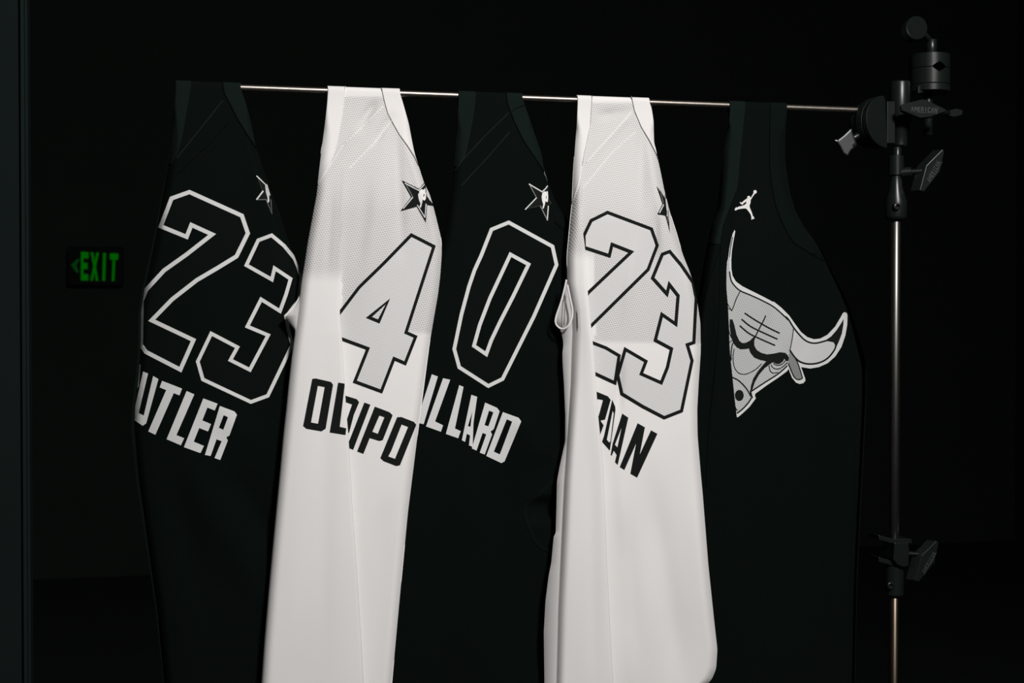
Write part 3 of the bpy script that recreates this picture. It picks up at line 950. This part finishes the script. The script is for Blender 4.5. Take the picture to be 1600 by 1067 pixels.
j5.patch('leaping_figure_logo', [J([(668, 200), (662, 170), (672, 140), (700, 124), (728, 126), (750, 148), (756, 178), (742, 208), (714, 222), (700, 228), (640, 310), (585, 400), (582, 470), (552, 560), (565, 620), (600, 700), (630, 780), (645, 852), (672, 850), (668, 880), (694, 905), (680, 925), (650, 918), (625, 945), (605, 940), (608, 870), (580, 790), (545, 740), (500, 680), (455, 632), (380, 635), (300, 645), (215, 665), (170, 693), (145, 680), (143, 650), (160, 630), (183, 600), (203, 605), (205, 615), (260, 580), (340, 565), (420, 535), (465, 490), (470, 440), (420, 470), (375, 500), (370, 527), (340, 525), (310, 505), (280, 466), (292, 458), (342, 472), (400, 415), (480, 358), (498, 350), (490, 318), (510, 290), (540, 283), (565, 298), (578, 330), (592, 338), (632, 265)])], M['white_trim'], 0.8, step=2.5)
A_ = lambda p: T((1100, 340), 6.667, p)
B_ = lambda p: T((1200, 440), 6.667, p)
K_ = lambda p: T((1120, 500), 6.667, p)
D_ = lambda p: T((1080, 380), 3.557, p)
sil = (A_([(318, 130), (326, 142), (318, 185), (302, 270), (290, 350), (284, 440), (285, 530), (297, 605), (332, 665), (400, 715), (500, 765), (620, 825), (720, 878)])
       + B_([(60, 208), (140, 272), (220, 352), (285, 445), (345, 525), (410, 578), (480, 600), (545, 593), (620, 553), (700, 468), (755, 375), (780, 328), (798, 317), (820, 326), (828, 350), (825, 450), (806, 560), (765, 680), (700, 780), (620, 850), (530, 890), (440, 905), (345, 890), (387, 1008), (390, 1030), (370, 1056), (330, 1066), (290, 1050), (250, 1000), (213, 905)])
       + K_([(735, 530), (640, 600), (520, 680), (400, 768), (397, 790), (407, 815), (340, 905), (270, 970), (220, 1012), (205, 1010), (150, 950), (80, 800), (30, 500), (0, 200)])
       + A_([(110, 900), (160, 700), (210, 560), (232, 490), (250, 430), (265, 320), (285, 220), (300, 165)]))
emb = j5.patch('bull_emblem', [sil], M['silver_twill'], 0.5, step=3.5)
inner = (A_([(300, 215), (285, 300), (270, 400), (265, 480), (270, 570), (285, 650), (322, 710), (380, 760), (480, 805), (600, 860), (720, 925)])
         + B_([(60, 268), (140, 328), (215, 398), (265, 475), (250, 600), (230, 712), (214, 800), (212, 850)])
         + K_([(735, 475), (640, 560), (500, 650), (360, 742), (368, 808), (330, 860), (270, 925), (215, 968), (150, 940), (80, 800), (30, 500), (0, 200)])
         + A_([(110, 900), (160, 700), (215, 560), (240, 480), (262, 400), (280, 300)]))
j5.patch('bull_face', [inner], M['silver_mesh'], 0.75, step=3.5, parent=emb)
j5.patch('bull_horn', [B_([(265, 478), (320, 548), (380, 606), (440, 636), (500, 641), (560, 629), (620, 612), (680, 630), (702, 680), (640, 780), (580, 823), (510, 848), (440, 855), (380, 848), (320, 823), (270, 773), (230, 712), (250, 600)])], M['silver_satin'], 0.8, step=3.5, parent=emb)
j5.patch('bull_ear', [B_([(228, 715), (270, 770), (305, 835), (340, 930), (362, 1005), (345, 1018), (310, 1010), (275, 985), (250, 940), (213, 850), (216, 780)])], M['grey_satin'], 0.85, step=3.5, parent=emb)
ink = M['black_twill']


def line(pts, wd, sm=True):
    pts = smooth_line(pts, 5) if sm and len(pts) > 2 else pts
    j5.patch('bull_line', stroke(pts, wd * 1.2), ink, 1.05, step=3, parent=emb)


line(A_([(300, 200), (280, 300), (266, 410)]), 1.0)
line(A_([(266, 560), (282, 650), (320, 710), (380, 762), (480, 805), (600, 860), (720, 925), (810, 1000), (880, 1067)]), 1.7)
line(B_([(180, 362), (215, 395), (265, 475), (320, 545), (380, 605), (440, 635), (500, 640), (560, 628), (620, 610)]), 2.0)
line(B_([(228, 712), (270, 775), (320, 825), (380, 850), (440, 857), (510, 850), (580, 825), (640, 780), (690, 715), (705, 680)]), 2.1)
j5.patch('bull_line', [B_([(590, 618), (660, 570), (720, 500), (765, 430), (788, 390), (785, 450), (770, 540), (740, 620), (708, 690), (695, 680), (700, 660), (685, 632), (640, 622)])], ink, 1.05, step=3, parent=emb)
line(B_([(267, 480), (252, 600), (230, 712)]), 1.1)
line(B_([(235, 720), (300, 825), (335, 920), (360, 1005)]), 1.4)
line(B_([(212, 850), (250, 945), (280, 1000), (320, 1020), (360, 1007)]), 1.4)
brow = [(135, -10), (165, -5), (185, 60), (205, 150), (235, 215), (265, 240), (300, 238), (345, 215), (395, 165), (408, 165), (390, 220), (392, 270), (415, 310), (460, 340), (520, 357), (590, 350), (660, 335), (710, 340), (740, 365), (752, 395), (745, 425), (728, 430), (705, 403), (690, 432), (655, 456), (620, 458), (590, 440), (560, 452), (520, 430), (450, 415), (390, 390), (350, 340), (335, 295), (300, 302), (250, 305), (210, 285), (170, 240), (145, 150), (133, 60)]
j5.patch('bull_line', [K_(brow)], ink, 1.05, step=3, parent=emb)
line(K_([(590, 450), (620, 470), (665, 466), (700, 442), (718, 415)]), 1.2)
line(K_([(565, 465), (590, 500), (640, 510), (690, 485), (738, 440)]), 1.2)
line(K_([(545, 475), (555, 525), (585, 552), (640, 545)]), 1.2)
j5.patch('bull_line', [K_([(515, 430), (565, 452), (500, 500), (440, 570), (395, 650), (365, 745), (350, 745), (355, 690), (380, 610), (430, 530), (480, 470)])], ink, 1.1, step=3, parent=emb)
line(K_([(400, 175), (440, 95), (490, 0), (510, -48)]), 1.6)
line(D_([(297, 388), (345, 420), (390, 447), (440, 475), (492, 500)]), 1.9)
line(D_([(280, 422), (330, 462), (400, 497), (480, 533)]), 1.9)
line(D_([(270, 458), (320, 500), (380, 530), (467, 568)]), 1.9)
line(K_([(355, 745), (500, 650), (640, 560), (738, 474)]), 1.7)
line(K_([(182, 300), (170, 380), (180, 480), (220, 545), (280, 565), (340, 550), (410, 510), (467, 455)]), 1.1)
line(K_([(150, 592), (220, 625), (280, 680), (320, 730), (355, 795)]), 1.7)
line(K_([(368, 800), (330, 860), (270, 925), (212, 970)]), 1.8)
line(K_([(352, 735), (358, 775), (370, 812)]), 2.2)
j5.patch('bull_line', [K_(circle(235, 785, 46, 58))], ink, 1.05, step=3, parent=emb)
line(K_([(186, 890), (200, 925), (215, 942)]), 1.4)
line(K_([(122, 40), (128, 120), (155, 190)]), 1.0)
line(K_([(120, 232), (140, 228), (165, 205)]), 1.0)
line(K_([(165, 240), (150, 330), (150, 420)]), 1.5)
line(A_([(378, 765), (335, 850), (310, 920), (290, 970)]), 1.2)
line(A_([(240, 885), (265, 930), (290, 970)]), 0.9)
line(A_([(238, 932), (265, 950), (290, 970)]), 0.8)
S5 = lambda p: T((1220, 300), 8.89, p)

# ------------------------------------------------------------------ the rod
xa, xb = P(284, rod_py(284), 0)[0], P(1357, rod_py(1357), 0)[0]
bm = bmesh.new()
lathe(bm, (xa, 0, ZR), (1, 0, 0), [(0, .0034), (.0006, .0042), (xb - xa - .0006, .0042), (xb - xa, .0034)], 32)
rod = sharp_by_angle(link('hanging_rod', bm, M['rod_metal']))
rod['label'] = 'thin metal rod the five jerseys hang over, clamped to the stand at right'
rod['category'] = 'rod'

# ------------------------------------------------------------------ the light stand
YS = 0.03
pole_x = P(1397.5, 800, YS)[0]
stand = empty('light_stand', (pole_x, YS, 0), 'upright chrome and black light stand at right, holding the end of the rod', 'stand')
MPP = float(np.linalg.norm(P(1400, 600, YS) - P(1401, 600, YS)))


def Z(py, px=1398):
    return float(P(px, py, YS)[2])


px_ = pole_x
cyl('riser', (px_, YS, Z(880)), (px_, YS, Z(300)), 6.9 * MPP, M['chrome'], stand)
cyl('lower_tube', (px_, YS, 0.30), (px_, YS, Z(925)), 7.9 * MPP, M['worn_steel'], stand)
cyl('base_tube', (px_, YS, 0.06), (px_, YS, 0.62), 11 * MPP, M['chrome'], stand)
for k in range(3):
    a = math.radians(20 + 120 * k)
    pts = [(px_, YS, 0.52), (px_ + .05 * math.cos(a), YS + .05 * math.sin(a), 0.50), (px_ + .38 * math.cos(a), YS + .38 * math.sin(a), 0.06), (px_ + .42 * math.cos(a), YS + .42 * math.sin(a), 0.010)]
    tube('leg', pts, 0.009, M['chrome'], stand)
# upper collar
turned('collar', (px_, YS, Z(343)), (0, 0, 1), [(0, 13 * MPP), (2 * MPP, 15 * MPP), (4 * MPP, 15.5 * MPP), (26 * MPP, 15.5 * MPP), (44 * MPP, 10 * MPP), (58 * MPP, 8 * MPP), (62 * MPP, 8 * MPP), (63 * MPP, 11 * MPP), (90 * MPP, 11 * MPP), (91 * MPP, 7 * MPP)], M['black_metal'], stand)
cyl('spindle', (px_ + 1.5 * MPP, YS, Z(262)), (px_ + 1.5 * MPP, YS, Z(229.6)), 6.2 * MPP, M['black_metal'], stand)
b0 = P(1401, 323, YS - 15 * MPP)
sb = turned('set_screw', b0 + np.array([0, .004, 0]), (0, -1, 0), [(0, 5 * MPP), (.006, 5 * MPP), (.0065, 4.2 * MPP), (.0065, 2.8 * MPP), (.004, 2.6 * MPP)], M['black_metal'], stand, 24)
# lower collar: split flange, block and sleeve
turned('collar', (px_, YS, Z(930)), (0, 0, 1), [(0, 12 * MPP), (2 * MPP, 13.5 * MPP), (52 * MPP, 13.5 * MPP), (54 * MPP, 12 * MPP)], M['black_metal'], stand)
prism('clamp_block', [P(x, y, YS - 0.020) for x, y in [(1398, 848), (1420, 847), (1420, 884), (1412, 886), (1402, 882), (1396, 874)]], (0, 0.034, 0), M['black_metal'], stand)
prism('flange', [P(x, y, YS - 0.012) for x, y in [(1373, 836), (1395, 842), (1424, 842), (1426, 849), (1396, 850), (1373, 843)]], (0, 0.03, 0), M['black_metal'], stand)
prism('flange', [P(x, y, YS - 0.012) for x, y in [(1373, 870), (1394, 877), (1396, 884), (1373, 878)]], (0, 0.03, 0), M['black_metal'], stand)
b0 = P(1391.5, 915, YS - 13 * MPP)
turned('set_screw', b0 + np.array([0, .004, 0]), (0, -1, 0), [(0, 5 * MPP), (.005, 5 * MPP), (.0055, 4.2 * MPP), (.0055, 2.8 * MPP), (.003, 2.6 * MPP)], M['black_metal'], stand, 24)


def lettering(name, text, corners, y, mat, parent, lift=0.0004):
    """raised block capitals between four traced corners (left-top, right-top, right-bottom, left-bottom)"""
    font = {'A': [[(0, 0), (.35, 1), (.65, 1), (1, 0), (.72, 0), (.62, .3), (.38, .3), (.28, 0)], [(.44, .48), (.56, .48), (.5, .7)]],
            'M': [[(0, 0), (0, 1), (.25, 1), (.5, .55), (.75, 1), (1, 1), (1, 0), (.76, 0), (.76, .6), (.5, .2), (.24, .6), (.24, 0)]],
            'E': [[(0, 0), (0, 1), (.9, 1), (.9, .78), (.28, .78), (.28, .62), (.8, .62), (.8, .4), (.28, .4), (.28, .22), (.9, .22), (.9, 0)]],
            'R': [[(0, 0), (0, 1), (.75, 1), (.95, .85), (.95, .55), (.75, .4), (1, 0), (.7, 0), (.48, .38), (.28, .38), (.28, 0)], [(.28, .56), (.66, .56), (.66, .8), (.28, .8)]],
            'I': [[(.33, 0), (.33, 1), (.66, 1), (.66, 0)]],
            'C': [[(.2, 0), (0, .2), (0, .8), (.2, 1), (.95, 1), (.95, .76), (.28, .76), (.28, .24), (.95, .24), (.95, 0)]],
            'N': [[(0, 0), (0, 1), (.26, 1), (.72, .42), (.72, 1), (1, 1), (1, 0), (.74, 0), (.28, .58), (.28, 0)]],
            'X': [[(0, 0), (.35, .5), (0, 1), (.3, 1), (.5, .68), (.7, 1), (1, 1), (.65, .5), (1, 0), (.7, 0), (.5, .32), (.3, 0)]],
            'T': [[(.35, 0), (.35, .78), (0, .78), (0, 1), (1, 1), (1, .78), (.65, .78), (.65, 0)]]}
    lt, rt, rb, lb = [np.array(P(x, yy, y) if len((x, yy)) == 2 else 0) for x, yy in corners]
    out = []
    n = len(text)
    for i, ch in enumerate(text):
        bm = bmesh.new()
        vs, es = [], []
        for lp in font[ch]:
            s0 = len(vs)
            vs += [Vector(p) for p in lp]
            es += [(s0 + k, s0 + (k + 1) % len(lp)) for k in range(len(lp))]
        vo, _, fo, *_r = delaunay_2d_cdt(vs, es, [], 0, 1e-5)
        def ins(x, yv):
            c = False
            for a, b in es:
                x1, y1 = vs[a]; x2, y2 = vs[b]
                if (y1 > yv) != (y2 > yv) and x < (x2 - x1) * (yv - y1) / (y2 - y1) + x1:
                    c = not c
            return c
        bv = []
        for v in vo:
            u = (i + .08 + .84 * v.x) / n
            t = v.y
            p = (lb * (1 - u) + rb * u) * (1 - t) + (lt * (1 - u) + rt * u) * t
            bv.append(bm.verts.new(p - np.array([0, lift, 0])))
        for f in fo:
            cx = sum(vo[k].x for k in f) / len(f); cy = sum(vo[k].y for k in f) / len(f)
            if ins(cx, cy):
                bm.faces.new([bv[k] for k in f])
        for v in [v for v in bm.verts if not v.link_faces]:
            bm.verts.remove(v)
        r = bmesh.ops.extrude_face_region(bm, geom=list(bm.faces))
        bmesh.ops.translate(bm, verts=[g for g in r['geom'] if isinstance(g, bmesh.types.BMVert)], vec=(0, lift + 0.0003, 0))
        bmesh.ops.recalc_face_normals(bm, faces=bm.faces)
        out.append((bm, mat))
    if len(out) == 4:
        return [link(name, b, m, parent, smooth=False) for b, m in out]
    big = bmesh.new()
    for b, m in out:
        me = bpy.data.meshes.new('tmp')
        b.to_mesh(me); b.free()
        big.from_mesh(me)
        bpy.data.meshes.remove(me)
    return link(name, big, mat, parent, smooth=False)


M['emboss'] = plain('emboss', (0.028, 0.032, 0.031), 0.5, spec=0.5)


def handle(front, y, vec, text_c, plate, p_from, p_to, ra, rb, parent):
    h = prism('tee_handle', [P(a, b, y) for a, b in front], vec, M['black_metal'], parent, 0.0009)
    lettering('raised_lettering', 'AMERICAN', text_c, y, M['emboss'], h, 0.0006)
    tube('raised_rim', [P(a, b, y - .0003) for a, b in plate], 0.00045, M['emboss'], h, 6)
    p_from, p_to = np.array(p_from), np.array(p_to)
    d = float(np.linalg.norm(p_to - p_from))
    turned('handle_screw', p_from, p_to - p_from, [(0, ra), (.42 * d, ra), (.45 * d, ra * .85), (.46 * d, rb), (d, rb)], M['black_metal'], parent, 28)
    return h


handle([(1473, 233), (1447.5, 258.5), (1437.2, 297.5), (1444, 299.5), (1469, 268), (1476, 236)], YS - 0.024, (-0.008, 0.012, 0.0),
       [(1447, 281), (1464, 251), (1470, 254), (1452.5, 286)], [(1453, 287), (1472.5, 252.5)],
       P(1408, 270, YS - 0.004), P(1444, 267, YS - 0.018), 7.5 * MPP, 4 * MPP, stand)
handle([(1463.5, 844.5), (1440, 868), (1429.5, 907), (1436, 909), (1461, 878), (1467, 848)], YS - 0.024, (-0.008, 0.012, 0.0),
       [(1440, 893), (1457, 862), (1462, 864), (1444.5, 898)], [(1443.5, 899), (1463, 863)],
       P(1408, 864, YS - 0.006), P(1436, 866, YS - 0.018), 8 * MPP, 3.6 * MPP, stand)

# ------------------------------------------------------------------ the clamp that grips the rod
gl = P(1409, 190, YS)
grip = empty('grip_head', (gl[0], YS, Z(232, 1409)), 'black grip head on top of the stand, round jaw clamped on the rod end', 'clamp', 'grip heads on the stand')
gx = float(gl[0])
turned('mount_barrel', (gx - 3 * MPP, YS, Z(229)), (0, 0, 1), [(0, 9 * MPP), (2 * MPP, 10.5 * MPP), (18 * MPP, 10.5 * MPP), (24 * MPP, 13.5 * MPP), (90 * MPP, 14.5 * MPP), (92 * MPP, 13.5 * MPP), (92.5 * MPP, 10 * MPP)], M['black_metal'], grip)
nrm = Vector((0.32, -0.945, 0.06)).normalized()
c0 = Vector(P(1383, 190, YS - 0.046))
u1 = nrm.cross(Vector((0, 0, 1))).normalized()
u2 = u1.cross(nrm).normalized()
if u1.x < 0:
    u1 = -u1


def disc(r, cut=None, n=48):
    pts = []
    for k in range(n):
        a = 2 * math.pi * k / n
        x, y = r * math.cos(a), r * math.sin(a)
        if cut is not None:
            x = min(x, cut)
        pts.append((x, y))
    return pts


RD = 36 * MPP
prism('jaw_plate', [c0 + u1 * x + u2 * y for x, y in disc(RD, 0.0005)], -nrm * 0.007, M['black_metal'], grip, 0.0011)
prism('jaw_plate', [c0 - nrm * 0.009 + u1 * x + u2 * y for x, y in disc(RD, .012)], -nrm * 0.011, M['black_metal'], grip, 0.0007)
prism('jaw_plate', [c0 - nrm * 0.0215 + u1 * x + u2 * y for x, y in disc(RD * .92, .014)], -nrm * 0.010, M['black_metal'], grip, 0.0007)
prism('jaw_arm', [Vector(P(x, y, YS - 0.016)) for x, y in [(1386, 158), (1399, 158), (1399, 224), (1386, 224)]], (0, 0.026, 0), M['black_metal'], grip, 0.001)
turned('jaw_boss', c0 - nrm * 0.030, -nrm, [(0, RD * .5), (.012, RD * .5), (.013, RD * .32), (.026, RD * .32)], M['black_metal'], grip)
# flared end of the jaw's tightening handle
yk = YS - 0.044
cyl('handle_screw', Vector(P(1328, 219, yk + 0.008)), c0 - nrm * 0.012 + Vector((-0.02, 0, -0.012)), 4.5 * MPP, M['black_metal'], grip)
kp = [(1302, 218), (1310, 218), (1319, 211), (1331, 199.5), (1333, 208), (1340, 227), (1330, 236), (1325, 245), (1318, 240), (1313, 230), (1308, 223)]
kh = prism('flared_handle', [P(x, y, yk) for x, y in kp], (0.006, 0.016, 0.002), M['satin_metal'], grip, 0.0025)
turned('rivet', np.array(P(1334, 226, yk)) + np.array([0, .001, 0]), (0, -1, 0), [(0, 2.6 * MPP), (.0016, 2.6 * MPP), (.0018, 1.6 * MPP)], M['black_metal'], grip, 16)
handle([(1407, 164), (1409, 163), (1441.7, 155), (1446, 155.2), (1478, 170.5), (1478, 174), (1453.5, 183), (1437.7, 184.3), (1409, 172.5)], YS - 0.042, (0.002, 0.009, -0.001),
       [(1422.5, 166.5), (1465, 168.5), (1463.5, 176.8), (1423, 173.3)], [(1421.5, 174.5), (1464, 178), (1465.5, 168.5)],
       P(1410, 187, YS - 0.012), P(1432, 176, YS - 0.034), 7 * MPP, 4 * MPP, grip)

# ------------------------------------------------------------------ second grip head above
g2x, g2y = float(P(1458, 110, YS)[0]), YS + 0.01
head = empty('grip_head', (g2x, g2y, Z(147, 1458)), 'black grip head with stacked round plates and an oval knob, topmost on the stand', 'clamp', 'grip heads on the stand')


def zz(py):
    return float(P(1458, py, g2y)[2])


turned('bracket_plate', (g2x, g2y, zz(146)), (0, 0, 1), [(0, 26 * MPP), (1.5 * MPP, 29 * MPP), (10 * MPP, 29 * MPP), (11.5 * MPP, 27 * MPP)], M['black_metal'], head, 48)
bm = bmesh.new()


def jaw(name, z0, z1, notch_top):
    """round jaw with a V shaped channel across it for a rod"""
    r = 28.5 * MPP
    n = 64
    bm = bmesh.new()
    hw, dp = 10.5 * MPP, 7 * MPP
    xs = [-r, -r * .8, -r * .6, -hw, -hw * .6, -hw * .25, hw * .25, hw * .6, hw, r * .6, r * .8, r]
    xs = sorted(set(xs + [r * math.cos(math.pi * k / 24) for k in range(25)]))
    top, bot = [], []
    for x in xs:
        half = math.sqrt(max(0, r * r - x * x))
        dep = dp * max(0, 1 - abs(x) / hw) ** .8 if abs(x) < hw else 0
        zt = z1 - dep if notch_top else z1
        zb = z0 if notch_top else z0 + dep
        row = []
        for z in (zb, zt):
            row.append([bm.verts.new((g2x + x, g2y - half, z)), bm.verts.new((g2x + x, g2y + half, z))])
        top.append(row[1]); bot.append(row[0])
    for i in range(len(xs) - 1):
        bm.faces.new((top[i][0], top[i + 1][0], top[i + 1][1], top[i][1]))
        bm.faces.new((bot[i][0], bot[i][1], bot[i + 1][1], bot[i + 1][0]))
        bm.faces.new((bot[i][0], bot[i + 1][0], top[i + 1][0], top[i][0]))
        bm.faces.new((bot[i + 1][1], bot[i][1], top[i][1], top[i + 1][1]))
    bmesh.ops.remove_doubles(bm, verts=bm.verts, dist=1e-6)
    bmesh.ops.recalc_face_normals(bm, faces=bm.faces)
    o = link(name, bm, M['black_metal'], head)
    sharp_by_angle(o, 30)
    bevel(o, 0.0006, 2, 40)
    return o


jaw('jaw_plate', zz(133.5), zz(109.4), True)
jaw('jaw_plate', zz(108.6), zz(87), False)
cyl('neck', (g2x + 3 * MPP, g2y, zz(88)), (g2x + 3 * MPP, g2y, zz(62)), 7.5 * MPP, M['black_metal'], head)
cyl('neck_pin', (g2x - 2 * MPP, g2y, zz(212)), (g2x - 2 * MPP, g2y, zz(146)), 6.5 * MPP, M['black_metal'], head)
ka, kb = Vector((g2x + 3 * MPP, g2y, zz(66))), Vector(P(1436, 44, g2y - 0.010))
cyl('knob_stem', ka, kb, 4 * MPP, M['black_metal'], head)
kn_n = Vector((0.25, -0.93, 0.28)).normalized()
ku = Vector((math.cos(math.radians(38)), 0, math.sin(math.radians(38))))
ku = (ku - kn_n * ku.dot(kn_n)).normalized()
kv = kn_n.cross(ku)
kc = Vector(P(1433, 43, g2y - 0.020))
prism('oval_knob', [kc + ku * (23 * MPP * math.cos(2 * math.pi * k / 40)) + kv * (16.5 * MPP * math.sin(2 * math.pi * k / 40)) for k in range(40)], -kn_n * 0.012, M['black_metal'], head, 0.0012)
prism('side_arm', [P(x, y, g2y) for x, y in [(1425.5, 137), (1440, 136), (1440, 146), (1425.5, 149)]], (0, -0.016, 0), M['black_metal'], head, 0.001)
prism('rear_handle', [P(x, y, g2y + 0.02) for x, y in [(1478, 174), (1495, 169.5), (1505, 172), (1504, 180), (1490, 183), (1478, 179)]], (0, 0.012, 0), M['black_metal'], head, 0.001)
cyl('rear_screw', P(1462, 176, g2y), P(1482, 176, g2y + 0.024), 4 * MPP, M['black_metal'], head)

# ------------------------------------------------------------------ the exit sign
YE = 6.40
MPE = float(np.linalg.norm(P(150, 415, YE) - P(151, 415, YE)))
e0 = P(150, 445, YE)
sign = empty('exit_sign', (e0[0], YE, e0[2]), 'glowing green EXIT sign with a left arrow on the dark back wall', 'sign')
c_lo, c_hi = P(106, 446, YE), P(192, 386, YE)
bm = bmesh.new()
box(bm, (c_lo[0], YE, c_lo[2]), (c_hi[0], 6.5, c_hi[2]))
bevel(link('sign_housing', bm, M['sign_box'], sign, smooth=False), 0.006, 2)
lettering('letter', 'EXIT', [(125.5, 393.5), (186, 396.5), (184, 439), (125.5, 438)], YE, M['sign_green'], sign, 0.01)
prism('arrow', [P(x, y, YE - 0.01) for x, y in [(111, 414), (121, 404.5), (124, 405.5), (119, 414), (123, 425), (120, 426)]], (0, 0.011, 0), M['sign_arrow_green'], sign, 0)
